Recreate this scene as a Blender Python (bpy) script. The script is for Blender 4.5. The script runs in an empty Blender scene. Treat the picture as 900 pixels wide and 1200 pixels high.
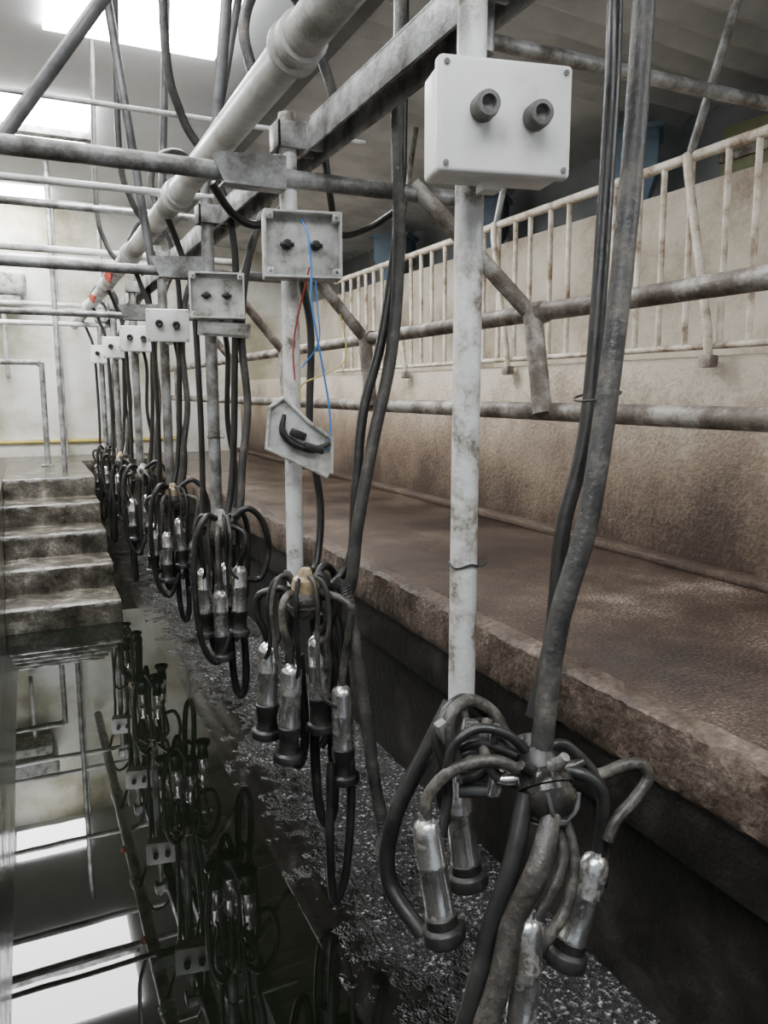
import bpy, bmesh, math, random
from mathutils import Vector, Matrix
random.seed(7)
V=Vector
# ---------------------------------------------------------------- helpers
def catmull(pts,n):
    P=[V(p) for p in pts]
    if len(P)==2: 
        return [P[0].lerp(P[1],i/n) for i in range(n+1)],[i/n for i in range(n+1)]
    out=[];par=[]
    for i in range(len(P)-1):
        p0=P[i-1] if i>0 else P[0]*2-P[1]
        p1=P[i];p2=P[i+1]
        p3=P[i+2] if i+2<len(P) else P[-1]*2-P[-2]
        for k in range(n):
            t=k/n
            out.append(0.5*((2*p1)+(p2-p0)*t+(2*p0-5*p1+4*p2-p3)*t*t+(3*p1-p0-3*p2+p3)*t**3))
            par.append(i+t)
    out.append(P[-1]);par.append(len(P)-1)
    return out,par
def sweep(pts,r,seg=12,n=8,straight=False,ribs=0):
    if straight: C=[V(p) for p in pts];par=list(range(len(C)))
    elif len(pts)==2: C=[V(p) for p in pts];par=[0,1]
    else: C,par=catmull(pts,n)
    verts=[];faces=[]
    T=[]
    for i in range(len(C)):
        a=C[max(i-1,0)];b=C[min(i+1,len(C)-1)]
        T.append((b-a).normalized())
    up=V((0,0,1)) if abs(T[0].z)<.9 else V((1,0,0))
    nrm=(up-T[0]*up.dot(T[0])).normalized()
    for i,c in enumerate(C):
        t=T[i]
        nrm=(nrm-t*nrm.dot(t)).normalized()
        bi=t.cross(nrm)
        if isinstance(r,(list,tuple)):
            q=par[i];k=min(int(q),len(r)-2);rr=r[k]*(1-(q-k))+r[k+1]*(q-k)
        else: rr=r
        if ribs and i%2: rr*=(1-ribs)
        for s in range(seg):
            A=2*math.pi*s/seg
            verts.append(c+(nrm*math.cos(A)+bi*math.sin(A))*rr)
    m=len(C)
    for i in range(m-1):
        for s in range(seg):
            s2=(s+1)%seg
            faces.append((i*seg+s,i*seg+s2,(i+1)*seg+s2,(i+1)*seg+s))
    faces.append(tuple(reversed(range(seg))))
    faces.append(tuple(range((m-1)*seg,m*seg)))
    return verts,faces
def lathe(profile,p0,d,seg=20):
    p0=V(p0);d=V(d).normalized()
    up=V((0,0,1)) if abs(d.z)<.9 else V((1,0,0))
    u=(up-d*up.dot(d)).normalized();w=d.cross(u)
    verts=[];faces=[]
    for (r,z) in profile:
        for s in range(seg):
            A=2*math.pi*s/seg
            verts.append(p0+d*z+(u*math.cos(A)+w*math.sin(A))*max(r,.0002))
    m=len(profile)
    for i in range(m-1):
        for s in range(seg):
            s2=(s+1)%seg
            faces.append((i*seg+s,i*seg+s2,(i+1)*seg+s2,(i+1)*seg+s))
    faces.append(tuple(reversed(range(seg))));faces.append(tuple(range((m-1)*seg,m*seg)))
    return verts,faces
def rbox(c,s,bev=.003,rot=None,segs=2):
    bm=bmesh.new();bmesh.ops.create_cube(bm,size=1)
    for v in bm.verts: v.co=V((v.co.x*s[0],v.co.y*s[1],v.co.z*s[2]))
    if bev>0: bmesh.ops.bevel(bm,geom=list(bm.edges),offset=bev,segments=segs,affect='EDGES',profile=.5)
    vs=[v.co.copy() for v in bm.verts];bm.verts.index_update()
    fs=[tuple(v.index for v in f.verts) for f in bm.faces];bm.free()
    if rot is not None: vs=[rot@v for v in vs]
    return [v+V(c) for v in vs],fs
def prism(poly,y0,y1,bev=0):
    n=len(poly)
    vs=[V((p[0],y0,p[1])) for p in poly]+[V((p[0],y1,p[1])) for p in poly]
    fs=[tuple(range(n)),tuple(reversed(range(n,2*n)))]
    for i in range(n):
        j=(i+1)%n;fs.append((j,i,i+n,j+n))
    return vs,fs
def join(*gs):
    vs=[];fs=[]
    for g in gs:
        o=len(vs);vs+=list(g[0]);fs+=[tuple(i+o for i in f) for f in g[1]]
    return vs,fs
W={}
ROOTS=[]
def add(name,geo,mat,parent=None,label=None,cat=None,group=None,kind=None,smooth=True):
    vs,fs=geo
    mn=V((min(v.x for v in vs),min(v.y for v in vs),min(v.z for v in vs)))
    mx=V((max(v.x for v in vs),max(v.y for v in vs),max(v.z for v in vs)))
    c=(mn+mx)/2
    if parent is None: c.z=mn.z
    me=bpy.data.meshes.new(name)
    me.from_pydata([tuple(v-c) for v in vs],[],fs)
    bm=bmesh.new();bm.from_mesh(me);bmesh.ops.recalc_face_normals(bm,faces=bm.faces);bm.to_mesh(me);bm.free()
    if smooth:
        me.shade_smooth();me.set_sharp_from_angle(angle=math.radians(38))
    me.materials.append(mat)
    ob=bpy.data.objects.new(name,me)
    bpy.context.scene.collection.objects.link(ob)
    W[ob.name]=c
    if parent is not None:
        ob.parent=parent;ob.location=c-W[parent.name]
    else:
        ob.location=c;ROOTS.append(ob)
    if label: ob["label"]=label
    if cat: ob["category"]=cat
    if group: ob["group"]=group
    if kind: ob["kind"]=kind
    return ob
def root(name,label,cat,group=None,loc=(0,0,0)):
    e=bpy.data.objects.new(name,None);e.empty_display_size=.05
    bpy.context.scene.collection.objects.link(e)
    e.location=loc;W[e.name]=V(loc);ROOTS.append(e)
    e["label"]=label;e["category"]=cat
    if group:e["group"]=group
    return e
def copytree(o,parent=None):
    c=o.copy();bpy.context.scene.collection.objects.link(c)
    if parent is not None: c.parent=parent
    else: ROOTS.append(c)
    for ch in list(o.children): copytree(ch,c)
    return c
# ---------------------------------------------------------------- materials
def mk(name):
    m=bpy.data.materials.new(name);m.use_nodes=True
    nt=m.node_tree;b=nt.nodes["Principled BSDF"];return m,nt,b
def noise(nt,vec,scale,detail=6,rough=.6):
    n=nt.nodes.new("ShaderNodeTexNoise");n.inputs["Scale"].default_value=scale
    n.inputs["Detail"].default_value=detail;n.inputs["Roughness"].default_value=rough
    nt.links.new(vec,n.inputs["Vector"]);return n
def ramp(nt,fac,stops):
    r=nt.nodes.new("ShaderNodeValToRGB");e=r.color_ramp.elements
    while len(e)<len(stops): e.new(.5)
    for i,(p,c) in enumerate(stops):
        e[i].position=p
        e[i].color=(c[0],c[1],c[2],1) if isinstance(c,(tuple,list)) else (c,c,c,1)
    nt.links.new(fac,r.inputs[0]);return r
def mathn(nt,op,a,b=None,c=None):
    n=nt.nodes.new("ShaderNodeMath");n.operation=op
    for i,v in enumerate((a,b,c)):
        if v is None: continue
        if isinstance(v,(int,float)): n.inputs[i].default_value=v
        else: nt.links.new(v,n.inputs[i])
    return n.outputs[0]
def surf(name,stops,scale=6,rough=(.5,.5),metal=0,bump=.15,bscale=60,detail=8,metalmask=False,spec=.5,grain=0,gscale=120):
    m,nt,b=mk(name)
    vec=nt.nodes.new("ShaderNodeNewGeometry").outputs["Position"]
    n=noise(nt,vec,scale,detail)
    fac=n.outputs[0]
    if grain:
        ng=noise(nt,vec,gscale,3,.7)
        fac=mathn(nt,'ADD',fac,mathn(nt,'MULTIPLY_ADD',ng.outputs[0],grain,-grain/2))
    r=ramp(nt,fac,stops);nt.links.new(r.outputs[0],b.inputs["Base Color"])
    rr=ramp(nt,n.outputs[0],[(.35,rough[0]),(.65,rough[1])]);nt.links.new(rr.outputs[0],b.inputs["Roughness"])
    if metalmask:
        mm=ramp(nt,n.outputs[0],[(.36,0.0),(.44,metal)]);nt.links.new(mm.outputs[0],b.inputs["Metallic"])
    else: b.inputs["Metallic"].default_value=metal
    b.inputs["Specular IOR Level"].default_value=spec
    n2=noise(nt,vec,bscale,5)
    bp=nt.nodes.new("ShaderNodeBump");bp.inputs["Strength"].default_value=bump;bp.inputs["Distance"].default_value=.01
    nt.links.new(n2.outputs[0],bp.inputs["Height"]);nt.links.new(bp.outputs[0],b.inputs["Normal"])
    return m
M={}
M['post']=surf("painted_post",[(.34,(.16,.14,.115)),(.42,(.42,.41,.38)),(.5,(.6,.6,.59)),(.65,(.7,.71,.71))],scale=17,rough=(.6,.4),bump=.25,bscale=90,metal=.2,grain=.25)
M['galv']=surf("galvanised_steel",[(.32,(.075,.068,.06)),(.45,(.17,.165,.155)),(.62,(.35,.36,.36))],scale=12,rough=(.6,.4),metal=.45,bump=.2,grain=.25)
M['darksteel']=surf("weathered_dark_steel",[(.3,(.04,.04,.04)),(.6,(.14,.14,.14))],scale=9,rough=(.6,.4),metal=.4)
M['pvc']=surf("white_pipe",[(.34,(.2,.195,.18)),(.46,(.42,.42,.4)),(.6,(.58,.59,.58))],scale=6,rough=(.5,.3),bump=.1,grain=.2,metal=.1)
M['plastic']=surf("white_plastic",[(.28,(.5,.5,.45)),(.4,(.7,.71,.68)),(.6,(.76,.77,.75))],scale=10,rough=(.5,.35),bump=.03)
M['plasticdirty']=surf("grimy_white_plastic",[(.32,(.15,.14,.11)),(.45,(.42,.42,.39)),(.6,(.6,.61,.59))],scale=18,rough=(.6,.45),bump=.08,grain=.15)
M['rubber']=surf("black_rubber",[(.35,(.008,.008,.008)),(.6,(.02,.0195,.018)),(.75,(.07,.063,.052))],scale=15,rough=(.28,.5),bump=.15,bscale=50)
M['hose']=surf("dusty_rubber_hose",[(.3,(.016,.016,.016)),(.52,(.045,.043,.04)),(.66,(.11,.1,.085)),(.78,(.2,.18,.15))],scale=14,rough=(.34,.55),bump=.3,bscale=70,grain=.3)
M['muddy']=surf("muddy_rubber_tube",[(.3,(.018,.016,.014)),(.5,(.05,.046,.04)),(.64,(.13,.117,.097)),(.78,(.25,.225,.19))],scale=18,rough=(.3,.5),bump=.4,bscale=60,grain=.35)
M['gloss']=surf("glossy_black_bowl",[(.3,(.010,.010,.009)),(.55,(.025,.023,.02)),(.72,(.13,.12,.1))],scale=24,rough=(.12,.3),bump=.1)
M['steel']=surf("stainless_steel_shell",[(.34,(.07,.06,.05)),(.42,(.38,.37,.35)),(.52,(.85,.85,.84))],scale=20,rough=(.36,.16),metal=.95,metalmask=True,bump=.06,grain=.1)
M['knob']=surf("grey_knob",[(.3,(.05,.05,.045)),(.6,(.14,.14,.13))],scale=40,rough=(.5,.4),bump=.1)
M['yellow']=surf("yellowed_cap",[(.3,(.12,.09,.05)),(.5,(.36,.28,.16)),(.7,(.5,.43,.28))],scale=30,rough=(.4,.4),bump=.05)
M['greycap']=surf("grey_cap",[(.3,(.13,.12,.1)),(.6,(.4,.39,.34))],scale=30,rough=(.4,.4),bump=.05)
M['rail']=surf("muddy_steel_rail",[(.33,(.08,.06,.047)),(.5,(.19,.16,.135)),(.62,(.43,.41,.37))],scale=11,rough=(.7,.42),metal=.15,bump=.3,grain=.25)
M['rack']=surf("worn_cream_paint",[(.33,(.2,.13,.08)),(.45,(.42,.36,.28)),(.6,(.6,.55,.46))],scale=14,rough=(.7,.5),bump=.2,grain=.2)
M['blue']=surf("blue_plastic",[(.3,(.09,.14,.2)),(.6,(.16,.24,.33))],scale=6,rough=(.5,.4))
M['green']=surf("faded_green_board",[(.3,(.15,.16,.09)),(.6,(.24,.25,.14))],scale=6,rough=(.6,.6))
M['bluewire']=surf("blue_wire",[(.3,(.03,.16,.5)),(.6,(.06,.25,.65))],scale=6)
M['redwire']=surf("red_wire",[(.3,(.3,.03,.02)),(.6,(.4,.06,.04))],scale=6)
M['yelwire']=surf("yellow_wire",[(.3,(.45,.35,.08)),(.6,(.6,.5,.15))],scale=6)
M['ledge']=surf("wet_brown_concrete",[(.34,(.022,.013,.009)),(.5,(.062,.04,.028)),(.6,(.105,.073,.053)),(.72,(.22,.165,.13)),(.83,(.5,.43,.37))],scale=2.2,rough=(.14,.26),bump=1.0,bscale=110,detail=12,grain=.85,gscale=120)
M['ledgeface']=surf("pitted_concrete",[(.3,(.026,.017,.012)),(.48,(.072,.05,.036)),(.62,(.135,.1,.076)),(.78,(.27,.225,.18))],scale=7,rough=(.4,.75),bump=1.0,bscale=45,detail=12,grain=.6,gscale=70)
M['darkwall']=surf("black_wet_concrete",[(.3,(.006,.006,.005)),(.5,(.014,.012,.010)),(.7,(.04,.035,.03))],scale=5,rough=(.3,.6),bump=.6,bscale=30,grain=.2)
M['steps']=surf("wet_grey_concrete",[(.34,(.018,.015,.011)),(.48,(.06,.053,.041)),(.62,(.12,.108,.088)),(.78,(.36,.34,.3))],scale=7,rough=(.05,.26),bump=.6,bscale=35,detail=12,grain=.4,gscale=60)
M['whitewall']=surf("whitewashed_wall",[(.34,(.33,.3,.21)),(.45,(.52,.5,.4)),(.55,(.7,.69,.63)),(.65,(.8,.8,.77))],scale=1.6,rough=(.7,.7),bump=.2,bscale=20,grain=.1,gscale=20)
M['backwall']=surf("beige_render",[(.33,(.2,.16,.11)),(.48,(.37,.32,.25)),(.65,(.5,.45,.37))],scale=2.4,rough=(.8,.8),bump=.4,bscale=25,grain=.25,gscale=50)
M['ceil']=surf("grey_ceiling",[(.3,(.46,.47,.47)),(.6,(.6,.61,.61))],scale=1.2,rough=(.8,.8),bump=.05)
M['dark']=surf("dark_roof",[(.3,(.05,.052,.055)),(.6,(.12,.125,.13))],scale=3,rough=(.7,.7))
M['roof']=surf("corrugated_grey_sheeting",[(.3,(.27,.28,.285)),(.6,(.5,.51,.52))],scale=2.2,rough=(.6,.6))
M['upper']=surf("dim_grey_boarding",[(.3,(.11,.125,.14)),(.6,(.24,.26,.28))],scale=1.5,rough=(.6,.6))
# water
m,nt,b=mk("dark_water");b.inputs["Base Color"].default_value=(.004,.005,.003,1);b.inputs["Roughness"].default_value=.01
b.inputs["IOR"].default_value=1.40
g=nt.nodes.new("ShaderNodeNewGeometry");n=noise(nt,g.outputs["Position"],3,2)
bp=nt.nodes.new("ShaderNodeBump");bp.inputs["Strength"].default_value=.012;bp.inputs["Distance"].default_value=.02
nt.links.new(n.outputs[0],bp.inputs["Height"]);nt.links.new(bp.outputs[0],b.inputs["Normal"]);M['water']=m
# froth floor, with wet sparkle painted in as the palest specks
m,nt,b=mk("wet_floor_with_froth")
g=nt.nodes.new("ShaderNodeNewGeometry");pos=g.outputs["Position"]
n=noise(nt,pos,70,4,.75);n1=noise(nt,pos,5,6,.7);n3=noise(nt,pos,22,4,.65)
sp=nt.nodes.new("ShaderNodeSeparateXYZ");nt.links.new(pos,sp.inputs[0])
mr=nt.nodes.new("ShaderNodeMapRange");mr.inputs[1].default_value=.56;mr.inputs[2].default_value=.8
nt.links.new(sp.outputs[0],mr.inputs[0])
a=mathn(nt,'MULTIPLY_ADD',n1.outputs[0],3.4,-1.95)
a=mathn(nt,'ADD',a,mathn(nt,'MULTIPLY_ADD',n3.outputs[0],2.2,-1.1))
a=mathn(nt,'ADD',a,mathn(nt,'MULTIPLY',mr.outputs[0],1.05))
cl=ramp(nt,a,[(.15,0.),(.8,1.)])
thr=mathn(nt,'ADD',n.outputs[0],mathn(nt,'MULTIPLY_ADD',cl.outputs[0],.2,-.2))
sc=ramp(nt,thr,[(.49,(.005,.005,.004)),(.56,(.06,.061,.062)),(.62,(.3,.305,.31)),(.68,(.75,.76,.77))])
nt.links.new(sc.outputs[0],b.inputs["Base Color"])
rr=ramp(nt,thr,[(.2,.12),(.45,.04),(.6,.2)]);nt.links.new(rr.outputs[0],b.inputs["Roughness"])
b.inputs["Specular IOR Level"].default_value=.5
bp=nt.nodes.new("ShaderNodeBump");bp.inputs["Strength"].default_value=.8;bp.inputs["Distance"].default_value=.012
nt.links.new(mathn(nt,'MULTIPLY',n.outputs[0],cl.outputs[0]),bp.inputs["Height"]);nt.links.new(bp.outputs[0],b.inputs["Normal"]);M['debris']=m
# right wall stained by height
m,nt,b=mk("mud_splashed_wall")
g=nt.nodes.new("ShaderNodeNewGeometry");pos=g.outputs["Position"];sp=nt.nodes.new("ShaderNodeSeparateXYZ");nt.links.new(pos,sp.inputs[0])
n=noise(nt,pos,3.5,12,.7);ng=noise(nt,pos,60,5,.7)
mr=nt.nodes.new("ShaderNodeMapRange");mr.inputs[1].default_value=.7;mr.inputs[2].default_value=1.42;nt.links.new(sp.outputs[2],mr.inputs[0])
a=mathn(nt,'ADD',mathn(nt,'MULTIPLY_ADD',n.outputs[0],1.5,-.78),mr.outputs[0])
a=mathn(nt,'ADD',a,mathn(nt,'MULTIPLY_ADD',ng.outputs[0],.8,-.4))
r=ramp(nt,a,[(.0,(.055,.034,.022)),(.3,(.15,.104,.07)),(.6,(.25,.19,.135)),(.95,(.45,.39,.305))])
nt.links.new(r.outputs[0],b.inputs["Base Color"]);b.inputs["Roughness"].default_value=.55
bp=nt.nodes.new("ShaderNodeBump");bp.inputs["Strength"].default_value=.9;bp.inputs["Distance"].default_value=.01
nt.links.new(ng.outputs[0],bp.inputs["Height"]);nt.links.new(bp.outputs[0],b.inputs["Normal"]);M['mudwall']=m
def emis(name,col,s):
    m,nt,b=mk(name);b.inputs["Emission Color"].default_value=(*col,1);b.inputs["Emission Strength"].default_value=s
    b.inputs["Base Color"].default_value=(.8,.8,.8,1);return m
M['sky']=emis("skylight_sheet",(.96,.98,1.0),14)  # glow for added panels out of view, brightening near parts and right bay
M['skyfar']=emis("bright_skylight_sheet",(.98,.99,1.0),46)
# ---------------------------------------------------------------- structure
def box2(x0,x1,y0,y1,z0,z1,bev=.0): return rbox(((x0+x1)/2,(y0+y1)/2,(z0+z1)/2),(x1-x0,y1-y0,z1-z0),bev)
S=dict(kind="structure")
add("floor",box2(-.2,1.2,-1.2,7.4,-1.36,-1.31),M['darkwall'],label="dark wet concrete floor of the sunken milking pit",**S)
add("wall_pit_left",box2(-.3,-.16,-1.2,7.4,-1.36,-.605),M['steps'],label="concrete side wall of the pit",**S)
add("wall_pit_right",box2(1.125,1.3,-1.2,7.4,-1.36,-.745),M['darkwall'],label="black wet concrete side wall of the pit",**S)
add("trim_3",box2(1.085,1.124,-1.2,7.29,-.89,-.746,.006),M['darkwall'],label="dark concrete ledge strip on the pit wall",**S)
add("wall_pit_end",box2(-.3,1.3,7.3,7.4,-1.36,-.605),M['steps'],label="concrete end wall of the pit",**S)
add("floor_left",box2(-3,-.16,-1.2,8,-.7,-.6),M['ledge'],label="wet brown concrete standing floor",**S)
add("floor_far",box2(-.16,1.06,7.3,8,-.7,-.6),M['steps'],label="concrete floor beyond the pit",**S)
add("wall_far",box2(-3,3.2,8,8.15,-1.36,1.75),M['whitewall'],label="whitewashed end wall",**S)
add("wall_left",box2(-3.15,-3,-1.2,8.15,-.7,1.75),M['whitewall'],label="whitewashed side wall",**S)
add("wall_right",box2(2.07,2.6,-1.2,8,-.7,.12,.01),M['mudwall'],label="low beige wall splashed with brown mud",**S)
add("wall_right_back",box2(2.6,2.75,-1.2,8,-.6,.86,.01),M['backwall'],label="pale beige rendered wall behind the feed barrier",**S)
add("wall_right_upper",box2(3.2,3.3,-1.2,8,.8,1.75),M['upper'],label="dim blue grey upper wall under the roof",**S)
add("floor_loft",box2(2.75,3.2,-1.2,8,.78,.855),M['backwall'],label="ledge on top of the rendered wall",**S)
add("ceiling",box2(-3.1,1.25,-1.2,8.1,1.7,1.78),M['ceil'],label="pale grey flat ceiling",**S)
vs=[];fs=[];N=240;y0=-1.2;y1=8
for i in range(N+1):
    y=y0+(y1-y0)*i/N;dz=.018*math.sin(i*math.pi/2)
    vs+= [V((1.25,y,1.5+dz)),V((3.25,y,1.38+dz))]
for i in range(N): fs.append((2*i,2*i+1,2*i+3,2*i+2))
add("ceiling_corrugated",(vs,fs),M['roof'],label="grey corrugated roof sheeting",**S)
add("trim_1",box2(1.22,1.3,-1.2,8,1.42,1.75),M['dark'],label="dark fascia beam between ceiling and roof",**S)
add("trim_2",box2(2.0,2.069,-1.2,8,-.6,-.572,.006),M['mudwall'],label="low concrete kerb along the foot of the wall",**S)
for i,(a,bb,c,d,mt) in enumerate([(-1.2,.5,5.15,6.2,'skyfar'),(.2,1.0,3.3,4.2,'skyfar'),(-.32,.3,7.35,7.85,'skyfar'),(-1.6,.5,1.6,2.5,'sky'),(-1.6,.9,-.7,.3,'sky'),(2.0,2.9,-.9,.1,'sky')]):  # first three are skylights; last three are unseen panels added for fill light
    z=1.675 if i<5 else 1.35
    add("window_%d"%(i+1),box2(a,bb,c,d,z,z+.02),M[mt],label="bright translucent skylight panel in the roof",**S)
add("trim_4",box2(-1.25,.55,5.64,5.73,1.63,1.674,.003),M['galv'],label="grey glazing bar across the skylight",**S)
o=add("concrete_platform",box2(1.06,2.066,-1.2,8,-.73,-.6,.012),M['ledge'],label="wet reddish brown concrete cow standing platform with rough edge",cat="platform")
vs=[];fs=[];N=520
for i in range(N+1):
    y=-1.2+9.2*i/N
    wv=.002*math.sin(y*9)+.0015*math.sin(y*23+1)
    for j,(x,z) in enumerate([(1.10,-.597),(1.07,-.597),(1.050,-.600),(1.043,-.608),(1.042,-.65),(1.044,-.69),(1.046,-.725),(1.056,-.738),(1.09,-.738)]):
        k=.0025
        vs.append(V((x+(wv if 0<j<8 else 0)+random.uniform(-k,k),y,z+random.uniform(-k,k)*.6)))
for i in range(N):
    for j in range(8): fs.append((i*9+j,i*9+j+1,(i+1)*9+j+1,(i+1)*9+j))
add("platform_edge",(vs,fs),M['ledgeface'],parent=o,label="pitted broken concrete edge")
def step(x0,x1,y0,y1,z0,z1,seed):
    rnd=random.Random(seed);vs=[];fs=[];n=24
    prof=[(0,z0),(0,z1-.03),(.004,z1-.01),(.014,z1-.002),(.05,z1),(y1-y0,z1),(y1-y0,z0)]
    for i in range(n+1):
        x=x0+(x1-x0)*i/n
        for j,(dy,z) in enumerate(prof):
            k=.003 if 1<=j<=4 else 0
            vs.append(V((x,y0+dy+rnd.uniform(-k,k),z+rnd.uniform(-k,k)*.6)))
    m=len(prof)
    for i in range(n):
        for j in range(m): 
            j2=(j+1)%m;fs.append((i*m+j,i*m+j2,(i+1)*m+j2,(i+1)*m+j))
    fs.append(tuple(range(m)));fs.append(tuple(reversed(range(n*m,(n+1)*m))))
    return vs,fs
g=[]
for i in range(5):
    z=-1.17+.1425*i;y=4.5+.36*i
    g.append(step(-.158,.44,y,6.6 if i<4 else 7.3,z-.15 if i else -1.31,z,i))
add("concrete_stairs",join(*g),M['steps'],label="wet worn grey concrete steps climbing out of the pit",cat="stairs")
add("walkway_slab",box2(.56,1.125,-1.2,7.29,-1.31,-1.2995),M['debris'],label="low wet black slab scattered with pale froth",cat="slab")
# L-shaped flat water body
P=[(-.16,-1.2),(.56,-1.2),(.56,7.29),(.442,7.29),(.442,4.495),(-.16,4.495)]
vs=[V((x,y,-1.309)) for x,y in P]+[V((x,y,-1.3)) for x,y in P]
fs=[tuple(reversed(range(6))),tuple(range(6,12))]+[(i,(i+1)%6,(i+1)%6+6,i+6) for i in range(6)]
add("water_pool",(vs,fs),M['water'],label="still dark water flooding the pit floor",cat="water",kind="stuff",smooth=False)
# ---------------------------------------------------------------- overhead
mp=root("milk_line","large grimy white overhead pipe with joint collars above the pit","pipe",loc=(.49,.7,.62))
add("pipe",sweep([(.49,.7,.62),(.49,7.9,.62)],.038,24),M['pvc'],mp)
for y in [1.38,2.55,3.7,4.9,6.1]:
    add("collar",lathe([(.038,0),(.046,.002),(.046,.03),(.041,.034),(.041,.05),(.050,.054),(.050,.066),(.038,.07)],(.49,y,.62),(0,1,0),24),M['pvc'],mp)
for y in (4.3,5.3):
    add("valve_handle",join(lathe([(0,0),(.020,.0),(.022,.006),(.020,.012),(0,.012)],(.445,y,.59),(-.6,-1,0),16),rbox((.447,y-.01,.578),(.014,.014,.045),.003)),M['redwire'],mp,label="small red valve handle")
bm=root("steel_beam","galvanised channel beam carrying the posts","beam",loc=(.69,.6,.6))
add("web",join(box2(.655,.725,.6,7.6,.632,.64,.001),box2(.655,.662,.6,7.6,.57,.64,.001),box2(.718,.725,.6,7.6,.57,.64,.001)),M['galv'],bm)
add("steel_beam",box2(.80,.85,.6,7.6,.68,.76,.004),M['darksteel'],label="dark weathered steel beam beside the milk line",cat="beam")
PY=[1.03,1.88,2.78,3.76,4.8,5.85,6.9]
cross=[(1.86,.507,.021,-3,1.1,'galv'),(2.85,.42,.017,-3,1.0,'galv'),(3.85,.355,.014,-3,.98,'galv'),(2.85,.68,.012,-3,.66,'pvc'),(2.85,.94,.009,-3,1.25,'pvc'),(3.9,.83,.016,-3,1.25,'galv'),(4.9,.8,.02,-3,1.25,'pvc'),(6.2,.95,.02,-3,1.25,'pvc'),(4.9,1.05,.02,-3,1.25,'galv'),(6.9,.55,.02,-3,.7,'pvc'),(6.9,.7,.02,-3,.7,'pvc'),(1.9,.93,.021,1.0,3.2,'galv')]
for i,(y,z,r,x0,x1,mt) in enumerate(cross):
    lab={'galv':"galvanised pipe spanning the pit overhead",'pvc':"white pipe spanning the pit overhead"}[mt]
    if x0==1.0: lab="grimy grey steel pipe running across to the far wall"
    add("cross_pipe",sweep([(x0,y,z),(x1,y,z)],r,16),M[mt],label=lab,cat="pipe")
def hang(y,x0,x1,z):
    o=root("hanger_bracket","grey steel plate bracket clamping pipe to post","bracket",loc=(x0,y,z))
    add("plate",prism([(x0,z+.025),(x1,z+.035),(x1,z-.035),(x0+.03,z-.035)],y-.03,y-.024),M['galv'],o)
    add("flange",box2(x0+.03,x1,y-.03,y+.02,z-.041,z-.035,.001),M['galv'],o)
hang(1.86,.42,.6,.515);hang(2.8,.42,.6,.43);hang(3.8,.42,.6,.37)
for p in [[(-.02,1.88,.5),(.80,1.92,1.69)],[(.45,2.9,.42),(.3,2.95,1.69)],[(.55,3.3,.62),(.62,3.3,1.69)],[(.5,2.1,.66),(.62,2.1,1.69)],[(.62,2.9,.6),(.86,2.95,1.69)]]:
    add("ceiling_strut",sweep(p,.015,12),M['darksteel'],label="dark steel strut hanging from ceiling",cat="strut")
# ---------------------------------------------------------------- posts
for i,y in enumerate(PY):
    p=root("support_post",("pale painted steel post" if i==0 else "grey galvanised steel post")+" hanging from the beam above a milking cluster","post","milking point posts",loc=(.62,y,-.5))
    mt=M['post'] if i<2 else M['galv']
    add("tube",sweep([(.62,y,-.5),(.62,y,.66)],.0215,20),mt,p)
    add("clamp",join(box2(.585,.7,y-.035,y-.025,.575,.635,.002),box2(.585,.7,y+.025,y+.035,.575,.635,.002),box2(.585,.594,y-.035,y+.035,.575,.635,.002)),M['galv'],p)
    if i<3:
        z=-.27 if i==0 else -.16
        pts=[(.62+.0230*math.cos(t),y+.0230*math.sin(t),z+.003*math.sin(3*t)) for t in [k*math.pi/6 for k in range(13)]]
        pts+=[(.648,y-.01,z-.004),(.655,y-.012,z+.003)]
        add("wire_tie",sweep(pts,.002,6,2),M['rubber'],p)
    add("hook",sweep([(.62,y,-.49),(.62,y-.02,-.53),(.615,y-.07,-.545),(.61,y-.11,-.52),(.61,y-.12,-.49)],.006,8),M['darksteel'],p)
add("upright_pipe",sweep([(.66,1.06,.5),(.665,1.06,1.45)],.014,14),M['galv'],label="slim galvanised pipe beside the near post",cat="pipe")
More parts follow.
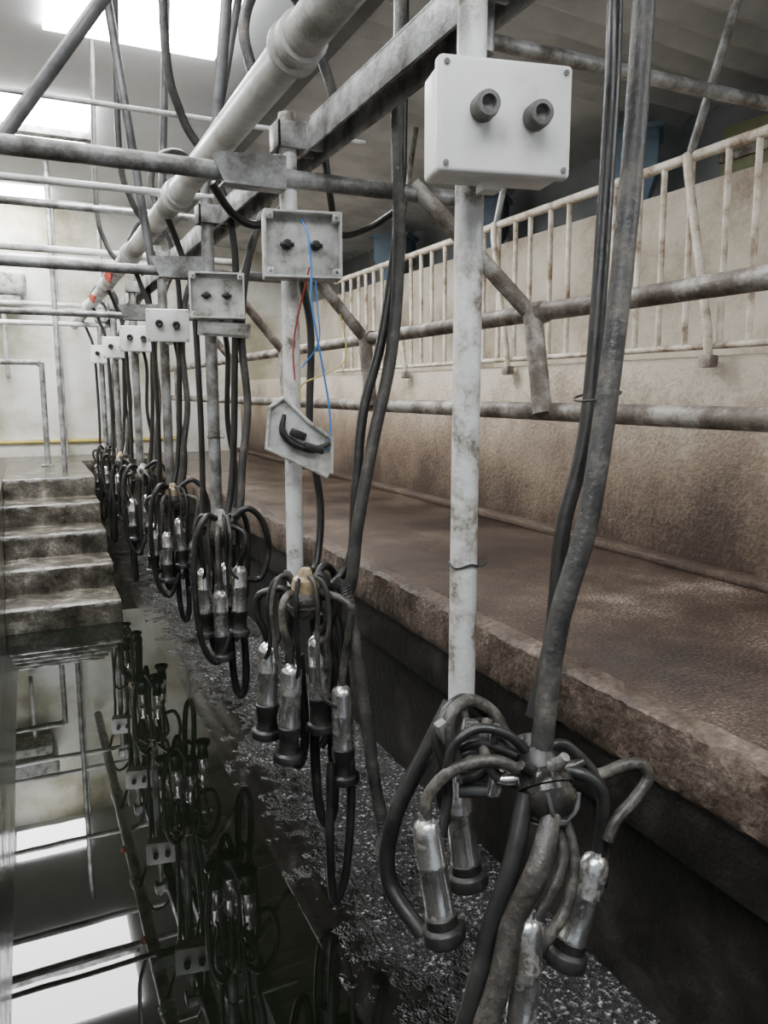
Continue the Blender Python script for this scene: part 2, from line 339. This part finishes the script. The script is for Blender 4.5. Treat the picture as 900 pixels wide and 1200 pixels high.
# ---------------------------------------------------------------- control boxes
def screws(pts,y,parent):
    for (x,z) in pts:
        add("screw",lathe([(.004,0),(.004,.002),(.0,.0025)],(x,y,z),(0,-1,0),10),M['galv'],parent)
def control_box(kind,label,knobmat):
    r=root("control_box",label,"control box","milking point control boxes")
    if kind=='closed':
        add("body",join(rbox((0,.01,0),(.182,.066,.138),.008,segs=3),rbox((0,.02,-.074),(.03,.03,.014),.003)),M['plastic'],r)
        add("lid",rbox((0,-.032,0),(.19,.022,.146),.007,segs=3),M['plastic'],r)
        for x in(-.036,.038):
            prof=[(.0,0),(.012,.0),(.0125,.003),(.0155,.004)]
            for k in range(4): prof+=[(.0175,.006+k*.006),(.0158,.010+k*.006)]
            prof+=[(.0158,.032),(.010,.0325),(.009,.024),(0,.022)]
            add("knob",lathe(prof,(x,-.042,.006 if x<0 else .0),(0,-1,0),18),knobmat,r)
        screws([(-.084,.062),(.084,.062),(-.084,-.062),(.084,-.062)],-.043,r)
    else:
        t=.006
        add("body",join(rbox((0,.034,0),(.182,t,.15),.002),rbox((0,0,.073),(.182,.07,t),.002),rbox((0,0,-.073),(.182,.07,t),.002),
            rbox((-.089,0,0),(t,.07,.15),.002),rbox((.089,0,0),(t,.07,.15),.002),rbox((0,.0,0),(.174,.006,.142),.001),
            *[rbox((sx*.078,-.02,sz*.062),(.018,.034,.018),.004) for sx in(-1,1) for sz in (-1,1)]),M['plasticdirty'],r)
        for x in(-.036,.032):
            add("knob",join(lathe([(0,0),(.012,.001),(.012,.012),(.007,.014),(.007,.03),(0,.031)],(x,-.003,.002),(0,-1,0),14),
                rbox((x,-.012,.002),(.034,.01,.010),.003)),M['rubber'],r)
        screws([(-.078,.062),(.078,.062),(-.078,-.062),(.078,-.062)],-.037,r)
    return r
RZ=math.radians(-12)
A=control_box('closed',"clean white plastic box with two ribbed grey knobs",M['knob'])
A.location=(.618,.962,.362);A.rotation_euler=(0,0,RZ)
Bx=control_box('open',"open grimy white plastic box with two black valves, lid missing",M['knob'])
Bx.location=(.628,1.81,.343);Bx.rotation_euler=(0,0,RZ)
C=copytree(Bx);C.location=(.628,2.70,.325);C["label"]="open grimy plastic box with its loose cover hanging beneath"
D=control_box('closed',"small white plastic box with two dark knobs on a galvanised post",M['rubber'])
D.location=(.628,3.685,.30);D.rotation_euler=(0,0,RZ)
for y,z in [(4.725,.305),(5.775,.31),(6.825,.31)]:
    c=copytree(D);c.location=(.628,y,z)
cv=root("box_cover","broken white plastic cover dangling by its wires from the post","cover")
poly=[(-.04,.1),(-.074,.076),(-.084,-.02),(.064,-.094),(.074,-.085),(.076,.0),(.02,.04)]
add("shell",join(prism(poly,-.002,.004),sweep([(p[0],-.008,p[1]) for p in poly+[poly[0]]],.005,8,straight=True)),M['plasticdirty'],cv)
add("valve",join(sweep([(-.04,-.016,.06),(-.045,-.018,.02),(-.02,-.018,-.01),(.03,-.018,-.025),(.07,-.016,-.010)],[.005,.009,.009,.010,.005],10),
    rbox((-.008,-.02,.012),(.04,.02,.02),.004,Matrix.Rotation(.4,3,'Y')),rbox((.03,-.02,-.022),(.05,.022,.018),.004,Matrix.Rotation(.3,3,'Y'))),M['rubber'],cv)
cv.location=(.61,1.79,-.112);cv.rotation_euler=(0,0,RZ)
c3=root("box_cover","flat grimy plastic cover hanging below an open box","cover")
add("shell",join(rbox((0,0,0),(.18,.012,.05),.004),rbox((0,-.01,.0),(.15,.01,.03),.003)),M['plasticdirty'],c3)
c3.location=(.65,2.70,.215);c3.rotation_euler=(.3,.05,RZ)
def wire(pts,mt,lab,r=.0022):
    add("wire",sweep(pts,r,8,8),M[mt],label=lab,cat="wire",group="loose wires at the open box")
wire([(.62,1.79,.40),(.622,1.75,.36),(.628,1.745,.28),(.63,1.75,.2),(.66,1.76,.05),(.675,1.765,-.03),(.68,1.77,-.1),(.67,1.775,-.14)],'bluewire',"thin blue wire dangling from open box to broken cover",.0026)
wire([(.632,1.77,.29),(.628,1.80,.24),(.622,1.84,.17),(.615,1.85,.1),(.618,1.85,.03)],'redwire',"thin red wire running down the post")
wire([(.65,1.78,.27),(.655,1.78,.2),(.66,1.79,.12),(.63,1.83,.06)],'bluewire',"thin blue wire dangling from open box to broken cover",.0018)
wire([(.72,1.8,.19),(.735,1.8,.12),(.73,1.8,.075),(.68,1.8,.045),(.635,1.84,.02),(.63,1.85,-.02)],'yelwire',"thin yellow wire looped beside the post",.002)
# ---------------------------------------------------------------- guard rails
gr=root("guard_rail","muddy double steel guard rail above the standing platform","railing",loc=(1.25,.3,-.05))
add("rail",sweep([(1.25,.3,.208),(1.25,7.6,.208)],.0235,16),M['rail'],gr)
add("rail",sweep([(1.25,.3,-.05),(1.25,7.6,-.05)],.0235,16),M['rail'],gr)
for y,yc in [(1.74,1.86),(2.84,2.85),(3.9,3.85),(5.0,4.9)]:
    add("bracket",sweep([(.95,yc,.53),(1.25,y,.2)],.022,14),M['rail'],gr)
    add("bracket",sweep([(1.235,y-.02,.2),(1.225,y-.09,-.055)],.026,14),M['rail'],gr)
    add("clamp",lathe([(.026,0),(.030,.002),(.030,.05),(.026,.052)],(1.25,y-.05,.208),(0,1,0),16),M['rail'],gr)
for y in (7.0,.34):
    add("leg",sweep([(1.25,y,.2),(1.25,y,-.6)],.024,14),M['rail'],gr)
fb=root("feed_barrier","cream painted steel feed barrier with rusty vertical bars","fence",loc=(2.05,1.2,.14))
add("rail",sweep([(2.05,.9,.765),(2.05,5.2,.765)],.017,14),M['rack'],fb)
add("rail",sweep([(2.05,.9,.15),(2.05,5.2,.15)],.011,12),M['rack'],fb)
y=.95;k=0
while y<5.2:
    if k%7!=5:
        j=random.uniform(-.012,.012)
        add("bar",sweep([(2.05,y+j,.15),(2.05,y+.01+j,.765)],.0105,10),M['rack'],fb)
    y+=.128;k+=1
for y in (2.0,3.15,4.2):
    add("stay",sweep([(2.03,y,.77),(2.01,y-.03,.70),(2.02,y-.14,.2),(2.03,y-.14,.11)],.014,10,straight=True),M['rack'],fb)
    add("stay_foot",rbox((2.03,y-.14,.10),(.04,.05,.04),.006),M['rail'],fb)
    add("stay",sweep([(2.04,y,.76),(2.03,y-.26,1.42)],.014,10),M['galv'],fb)
def hopper(x,y,z,s,h):
    o=root("feed_hopper","dull blue plastic hopper standing on the wall ledge","hopper","blue hoppers",loc=(x,y,z))
    prof=[(s*.45,0),(s*.5,.01),(s*.5,h*.15),(s*.9,h*.55),(s*.9,h*.93),(s*.98,h*.95),(s*.98,h),(s*.85,h)]
    add("bin",lathe(prof,(x,y,z),(0,0,1),4),M['blue'],o)
    add("rim",lathe([(s*.98,h-.03),(s*1.04,h-.025),(s*1.04,h),(s*.9,h)],(x,y,z),(0,0,1),4),M['blue'],o)
hopper(2.97,3.3,.855,.2,.48);hopper(2.95,6.1,.855,.22,.45);hopper(2.96,4.7,.855,.21,.46)
pb=root("leaning_board","faded green board leaning on the upper wall","board",loc=(3.1,2.6,.855))
add("panel",rbox((3.12,2.55,1.05),(.02,.6,.38),.004),M['green'],pb)
add("batten",rbox((3.10,2.55,1.1),(.02,.6,.04),.004),M['rail'],pb)
# ---------------------------------------------------------------- clusters
def teat_cup(parent,top,bot,ext=0,rs=1.0):
    top=V(top);d=(V(bot)-top);L=d.length;d.normalize()
    r=.0232*rs
    prof=[(.009,-.012),(.0095,-.002),(.013,.0),(.018,.004),(r*.93,.012),(r,.022),(r,L*.42),(r*1.03,L*.43),(r*1.03,L*.46),(r,L*.47),(r*.98,L*.9),(r*1.03,L*.92),(r*1.03,L*.99),(r,L*1.04)]
    cup=add("teat_cup",lathe(prof,top,d,22),M['steel'],parent)
    rr=r*1.03;z0=L*.98
    p=[(rr*.98,z0-.004),(rr*1.08,z0-.002)]
    if ext: p+=[(rr*1.05,z0+.02),(rr*.92,z0+.03),(rr*.95,z0+ext)]
    p+=[(rr*1.1,z0+.012+ext),(rr*1.36,z0+.016+ext),(rr*1.42,z0+.018+ext),(rr*1.46,z0+.034+ext),(rr*1.34,z0+.037+ext),(rr*.85,z0+.038+ext),(rr*.6,z0+.03+ext),(0,z0+.028+ext)]
    add("mouthpiece",lathe(p,top,d,22),M['rubber'],cup,label="black rubber liner mouthpiece")
    return cup
def claw(parent,c,d,capmat,s=1.0,mat='muddy'):
    c=V(c);d=V(d).normalized()
    add("claw",lathe([(0,-.0),(.02*s,.002),(.034*s,.01),(.043*s,.022),(.045*s,.034),(.041*s,.036),(.041*s,.044),(.045*s,.046),(.043*s,.058),(.033*s,.074),(.018*s,.084),(0,.086)],c,d,24),M[mat],parent,label="grimy milk claw bowl")
    add("claw_cap",lathe([(.034*s,.014),(.036*s,-.004),(.031*s,-.02),(.019*s,-.028),(.016*s,-.04),(.012*s,-.046),(0,-.047)],c,d,20),capmat,parent)
def cluster(label,capmat,seed,cups):
    rnd=random.Random(seed)
    r=root("milking_cluster",label,"milking cluster","hanging milking clusters")
    claw(r,(0,-.02,-.01),(0,.1,-1),capmat,.98)
    for k,(lat,dep,zt) in enumerate(cups):
        x=.906*lat+.42*dep;y=-.42*lat+.906*dep
        q0=math.hypot(x,y);ca,sa=x/q0,y/q0
        bot=(x*1.03+rnd.uniform(-.008,.008),y*1.03,zt-.165)
        teat_cup(r,(x,y,zt),bot,ext=.05,rs=1.12)
        f=lambda q,z:(ca*q,sa*q,z)
        o=max(q0+.015,.072)+.01*rnd.random()
        add("milk_tube",sweep([f(.036,-.045),f(.05,-.022),f(o,-.038),f(o+.005,-.085),f((o+q0)/2,-.5*(.09-zt)*1.0),(x,y,zt)],.0095,10,8),M['muddy'] if k%2 else M['rubber'],r)
        for m in range(2):
            B=math.atan2(y,x)+(.4 if m==0 else -.5);g=lambda q,z:(math.cos(B)*q,math.sin(B)*q,z)
            h=.01+.02*rnd.random();w=.068+.035*rnd.random()
            add("pulse_tube",sweep([g(.02,-.015),g(.04,h*.6),g(w*.8,h*.3),g(w,-.05),g(w*.95,-.12),g((w+q0)/2,zt-.01),(x+ca*.02,y+sa*.02,zt-.06)],.0058,8,8),M['rubber'] if m==0 else M['hose'],r)
    z=-.60-.06*rnd.random()
    add("hanging_tube",sweep([(.03,.03,-.06),(.05,.04,-.2),(.04,.04,-.45),(.045,.03,z),(.065,.02,z-.06),(.085,.02,z),(.085,.03,-.45),(.07,.04,-.3),(.05,.03,-.1)],.0135,12,8),M['rubber'],r)
    add("hanging_tube",sweep([(-.02,.02,-.05),(-.03,.03,-.25),(-.035,.03,-.42),(-.01,.03,-.5),(.01,.03,-.42),(.0,.03,-.2)],.012,10,8),M['rubber'],r)
    add("hanging_tube",sweep([(.03,.03,-.02),(.08,.05,.02),(.115,.06,-.04),(.11,.05,-.2),(.08,.03,-.40),(.05,.02,-.46)],.010,10,8),M['rubber'],r)
    return r
c2=cluster("steel and black rubber milking cluster with yellowed cap",M['yellow'],3,[(-.088,0,-.16),(-.025,-.045,-.20),(.035,-.01,-.14),(.098,-.06,-.25)])
c2.location=(.6,1.765,-.46)
c3_=cluster("steel and black rubber milking cluster with grey domed cap",M['greycap'],11,[(-.05,-.03,-.17),(.01,.05,-.17),(.075,-.04,-.16),(.01,-.07,-.24)])
c3_.location=(.6,2.66,-.44)
for y,src,rz,sc in [(3.64,c2,.3,.95),(4.68,c3_,2.0,1.0),(5.73,c2,2.6,.9),(6.78,c3_,3.6,.9)]:
    c=copytree(src);c.location=(.6,y,-.45);c.rotation_euler=(0,0,rz);c.scale=(sc,sc,sc)
# near cluster, hand-posed
r1=root("milking_cluster","large muddy milking cluster with black claw and four splayed steel cups","milking cluster","hanging milking clusters",loc=(.64,.9,-.6))
AX=V((-.12,-.62,-.7)).normalized()
claw(r1,(.672,.887,-.556),AX,M['rubber'],.98,'gloss')
u=AX.cross(V((0,0,1))).normalized();w=AX.cross(u);C0=V((.672,.887,-.556))
for k in range(6):
    A=k*math.pi/3+.3;dr=(u*math.cos(A)+w*math.sin(A))
    c=C0+AX*.012
    add("nipple",sweep([c+dr*.02,c+dr*.05,c+dr*.066-AX*.004],[.012,.0095,.0075],10,2),M['gloss'] if k%2 else M['steel'],r1)
add("claw_spider",join(lathe([(.0,.083),(.018,.083),(.02,.087),(.017,.091),(0,.092)],C0,AX,18),
    *[sweep([C0+AX*.088+(u*math.cos(a)+w*math.sin(a))*.008,C0+AX*.074+(u*math.cos(a)+w*math.sin(a))*.034,C0+AX*.05+(u*math.cos(a)+w*math.sin(a))*.046],.0035,8,4) for a in (0.4,2.0,3.5,5.1)]),M['darksteel'],r1,label="metal spider clamp on claw")
teat_cup(r1,(.505,.938,-.632),(.518,.909,-.778),rs=.95)
teat_cup(r1,(.597,1.011,-.600),(.606,.985,-.762),rs=.98)
teat_cup(r1,(.7355,.822,-.684),(.690,.823,-.812),rs=.98)
teat_cup(r1,(.598,.801,-.730),(.577,.784,-.88),rs=.96)
tb=lambda pts,r,mt:add("milk_tube",sweep(pts,r,12,10),M[mt],r1)
tb([(.640,.885,-.560),(.60,.90,-.540),(.55,.925,-.553),(.512,.937,-.59),(.505,.938,-.64)],.0095,'muddy')
tb([(.65,.90,-.545),(.63,.96,-.515),(.605,1.0,-.54),(.597,1.011,-.62)],.0095,'rubber')
tb([(.695,.87,-.56),(.725,.84,-.565),(.745,.825,-.60),(.736,.822,-.695)],.010,'rubber')
tb([(.665,.85,-.61),(.668,.82,-.66),(.640,.805,-.70),(.600,.80,-.74)],.010,'muddy')
pt=lambda pts,r,mt:add("pulse_tube",sweep(pts,r,10,10),M[mt],r1)
pt([(.69,.88,-.565),(.75,.85,-.572),(.785,.83,-.555),(.812,.82,-.556),(.820,.815,-.578),(.79,.812,-.605),(.758,.81,-.625),(.742,.81,-.655)],.0095,'muddy')
pt([(.68,.85,-.60),(.684,.815,-.66),(.662,.795,-.72),(.63,.79,-.755),(.612,.795,-.78)],.009,'muddy')
pt([(.655,.89,-.535),(.62,.9,-.502),(.585,.92,-.495),(.552,.93,-.515),(.54,.935,-.555),(.545,.94,-.60),(.53,.93,-.66)],.0075,'rubber')
pt([(.64,.90,-.54),(.6,.93,-.525),(.565,.95,-.54),(.548,.97,-.58),(.56,.99,-.64),(.585,1.0,-.68)],.0075,'rubber')
pt([(.66,.88,-.535),(.70,.875,-.522),(.73,.86,-.545),(.755,.84,-.59),(.76,.83,-.66),(.75,.825,-.74)],.0075,'rubber')
pt([(.56,.94,-.55),(.550,.95,-.50),(.567,.96,-.475),(.60,.965,-.47),(.63,.95,-.49),(.645,.93,-.53)],.0095,'muddy')
pt([(.55,.96,-.57),(.54,.97,-.52),(.565,.98,-.485),(.6,.985,-.475),(.635,.97,-.505),(.66,.93,-.54)],.008,'rubber')
pt([(.70,.90,-.56),(.68,.92,-.53),(.64,.93,-.545),(.60,.94,-.58),(.57,.945,-.585)],.009,'rubber')
pt([(.62,.95,-.50),(.60,.93,-.53),(.61,.91,-.57),(.64,.90,-.585)],.009,'hose')
for c,s,a,mt in [((.590,.955,-.512),(.024,.018,.032),.3,'steel'),((.612,.935,-.525),(.04,.012,.014),-.5,'steel'),((.612,.915,-.585),(.022,.016,.042),.2,'steel'),((.545,.955,-.505),(.02,.018,.034),-.4,'galv')]:
    add("fitting",rbox(c,s,.004,Matrix.Rotation(a,3,'Y')),M[mt],r1,label="small steel hanger fitting")
add("fitting",sweep([(.56,.97,-.57),(.59,.95,-.555),(.63,.93,-.57)],.010,10),M['darksteel'],r1,label="small dark hanger fitting")
add("fitting",sweep([(.57,.95,-.605),(.61,.93,-.605)],.011,10),M['darksteel'],r1,label="small dark hanger fitting")
add("hanging_tube",sweep([(.655,.83,-.60),(.61,.80,-.66),(.575,.805,-.73),(.545,.79,-.80),(.505,.785,-.9),(.47,.80,-1.1),(.45,.85,-1.27)],[.014,.0175,.0175,.0175,.0175,.0175,.0175],14,10),M['muddy'],r1)
add("hanging_tube",sweep([(.63,.86,-.58),(.585,.83,-.67),(.552,.825,-.74),(.515,.81,-.83),(.48,.81,-.95),(.44,.83,-1.27)],.014,12,10),M['rubber'],r1)
add("hanging_tube",sweep([(.60,1.03,-.50),(.56,1.035,-.575),(.505,1.04,-.68),(.488,1.03,-.78),(.515,.96,-.84)],.0135,12,10),M['rubber'],r1)
# ---------------------------------------------------------------- long hoses
def hose(pts,r,mt='hose',lab="long dusty black rubber hose hanging from overhead to a cluster",ribs=0,n=10):
    return add("rubber_hose",sweep(pts,r,14,n,ribs=ribs),M[mt],label=lab,cat="hose",group="long rubber hoses")
hose([(.885,.99,1.45),(.886,.975,.8),(.883,.972,.581),(.849,.944,.328),(.809,.92,.075),(.759,.90,-.177),(.703,.896,-.354),(.672,.884,-.545)],.0172)
hose([(.885,1.06,1.45),(.884,1.04,.8),(.88,1.033,.606),(.86,1.009,.408),(.802,.962,-.027),(.753,.953,-.211),(.728,.937,-.369),(.69,.93,-.50)],.0125,'rubber')
hose([(.80+.03*math.cos(t)*1.0,.942+.04*math.sin(t),-.005+.008*math.cos(t)) for t in [k*math.pi/5 for k in range(11)]],.0018,'muddy',"thin cord tying two hoses together",n=3)
hose([(.90,1.84,1.45),(.895,1.825,.9),(.885,1.82,.667),(.89,1.82,.35),(.86,1.80,.1),(.80,1.78,-.12),(.75,1.765,-.33),(.72,1.755,-.493),(.66,1.76,-.50)],.016)
hose([(.93,1.87,1.45),(.92,1.86,.75),(.905,1.85,.45),(.85,1.83,.15),(.79,1.82,-.05),(.76,1.8,-.25),(.74,1.79,-.42),(.66,1.79,-.52)],.013,'rubber')
s3=hose([(.86,2.75,.72),(.80,2.74,.60),(.74,2.73,.42),(.72,2.74,.2),(.73,2.72,-.05),(.70,2.70,-.25),(.68,2.69,-.42),(.63,2.68,-.47)],.014)
s4=hose([(.49,2.74,.655),(.56,2.72,.75),(.66,2.72,.68),(.70,2.72,.45),(.69,2.73,.1),(.68,2.73,-.15),(.66,2.72,-.35),(.63,2.7,-.46)],.012,'rubber')
for i,y in enumerate(PY[3:]):
    for s in (s3,s4):
        c=copytree(s);c.location=s.location+V((random.uniform(-.03,.02),y-2.78+random.uniform(-.03,.03),random.uniform(-.02,.02)))
for i,y in enumerate(PY):
    sx=-.03
    if i>=2: hose([(.49,y+.02,.59),(.53,y+.05,.5),(.60+sx,y+.045,.35),(.61+sx,y+.035,0),(.61+sx,y+.035,-.3),(.60+sx,y+.03,-.52)],.011,'rubber',"slim black rubber hose running down behind a post")
    if i>=1: hose([(.66,y+.04,.3),(.69,y+.05,.15),(.68,y+.04,-.1),(.70,y+.02,-.3),(.67,y-.02,-.45),(.62,y-.08,-.44)],.010,'rubber',"black rubber hose running down beside a post")
for y,o in ((2.55,0),(3.6,.03),(4.6,-.03)):
    hose([(.42,y-.35,1.69),(.40,y-.33,.95),(.44,y-.3,.75),(.51,y-.28,.65)],.012,'hose',"black hose dropping from ceiling to milk line")
for y in (1.7,3.0):
    hose([(.49,y,.655),(.475,y+.02,.76),(.52,y+.05,.86),(.62,y+.1,.88),(.70,y+.12,.74),(.74,y+.14,.64)],.012,'hose',"black hose looping over the milk line")
hose([(.53,2.30,.59),(.60,2.34,.52),(.68,2.36,.50),(.76,2.36,.56),(.81,2.35,.68)],.012,'rubber',"black hose sagging below the overhead beam")
hose([(.74,1.95,.62),(.76,1.96,.5),(.80,2.0,.42),(.9,2.02,.45),(.97,1.95,.5)],.009,'rubber',"black hose sagging below the overhead beam")
hose([(.665,1.72,-.46),(.69,1.70,-.49),(.70,1.66,-.62),(.715,1.64,-.78),(.73,1.62,-.95),(.745,1.6,-1.08),(.73,1.59,-1.13)],.0165,'hose',"muddy ribbed hose drooping beside a cluster",ribs=.12,n=22)
hose([(.66,1.74,-.47),(.675,1.70,-.6),(.68,1.67,-.8),(.675,1.64,-1.0),(.65,1.62,-1.18),(.62,1.62,-1.24),(.61,1.62,-1.1),(.63,1.66,-.9)],.011,'rubber',"black rubber tube looping nearly to the floor")
for y,s in ((2.62,1),(3.6,1.05),(4.65,1)):
    hose([(.64,y,-.43),(.69,y-.02,-.40),(.74,y-.02,-.45),(.76,y-.02,-.55),(.73,y-.02,-.65),(.67,y-.02,-.65)],.011,'rubber',"black rubber tube looping beside a cluster")
    hose([(.58,y,-.43),(.54,y-.03,-.42),(.50,y-.04,-.5),(.49,y-.05,-.68),(.51,y-.05,-.86),(.56,y-.05,-.93),(.61,y-.05,-.83)],.011,'rubber',"black rubber tube looping beside a cluster")
# ---------------------------------------------------------------- far left objects
hp=root("handrail_frame","grey bent tube handrail beside the pit steps","handrail",loc=(.16,6.9,-.6))
add("tube",sweep([(-.7,6.9,.24),(.08,6.9,.24),(.13,6.9,.235),(.155,6.9,.21),(.16,6.9,.17),(.16,6.9,-.6)],.022,14,6),M['galv'],hp)
add("foot_plate",rbox((.16,6.9,-.594),(.1,.1,.01),.002),M['galv'],hp)
add("upright_pipe",sweep([(.27,6.5,-.6),(.27,6.5,1.69)],.02,14),M['galv'],label="tall galvanised pipe from steps to ceiling",cat="pipe")
add("yellow_pipe",sweep([(-3,7.98,-.46),(.5,7.98,-.46),(1.5,7.98,-.46)],.02,12),M['yelwire'],label="yellow pipe fixed along the foot of the end wall",cat="pipe")
tk=root("wall_tank","grimy white tank fitting mounted on the end wall","tank",loc=(-.1,7.7,.8))
add("body",join(rbox((-.15,7.8,.95),(.5,.4,.2),.05,segs=4),rbox((-.15,7.8,.8),(.4,.3,.1),.03)),M['plasticdirty'],tk)
add("pipe",sweep([(-.1,7.8,.8),(-.1,7.8,.2),(-.1,7.95,.15)],.02,10,6),M['pvc'],tk)
for x in (.35,.75):
    add("upright_pipe",sweep([(x,7.9,-.6),(x,7.9,1.69)],.02,12),M['pvc'],label="white vertical pipe against the end wall",cat="pipe")
# ---------------------------------------------------------------- light, camera
w=bpy.data.worlds.new("World");bpy.context.scene.world=w;w.use_nodes=True
nt=w.node_tree
nt.nodes["Background"].inputs[0].default_value=(.85,.92,1,1);nt.nodes["Background"].inputs[1].default_value=.42
cam=bpy.data.cameras.new("camera");co=bpy.data.objects.new("camera",cam);bpy.context.scene.collection.objects.link(co)
cam.sensor_fit='VERTICAL';cam.sensor_height=24;cam.lens=18;cam.clip_start=.02
co.location=(0,0,0);co.rotation_euler=(math.radians(90-8.85),0,math.radians(-25))
bpy.context.scene.camera=co
for o in ROOTS+[co]: o.location.z+=1.3
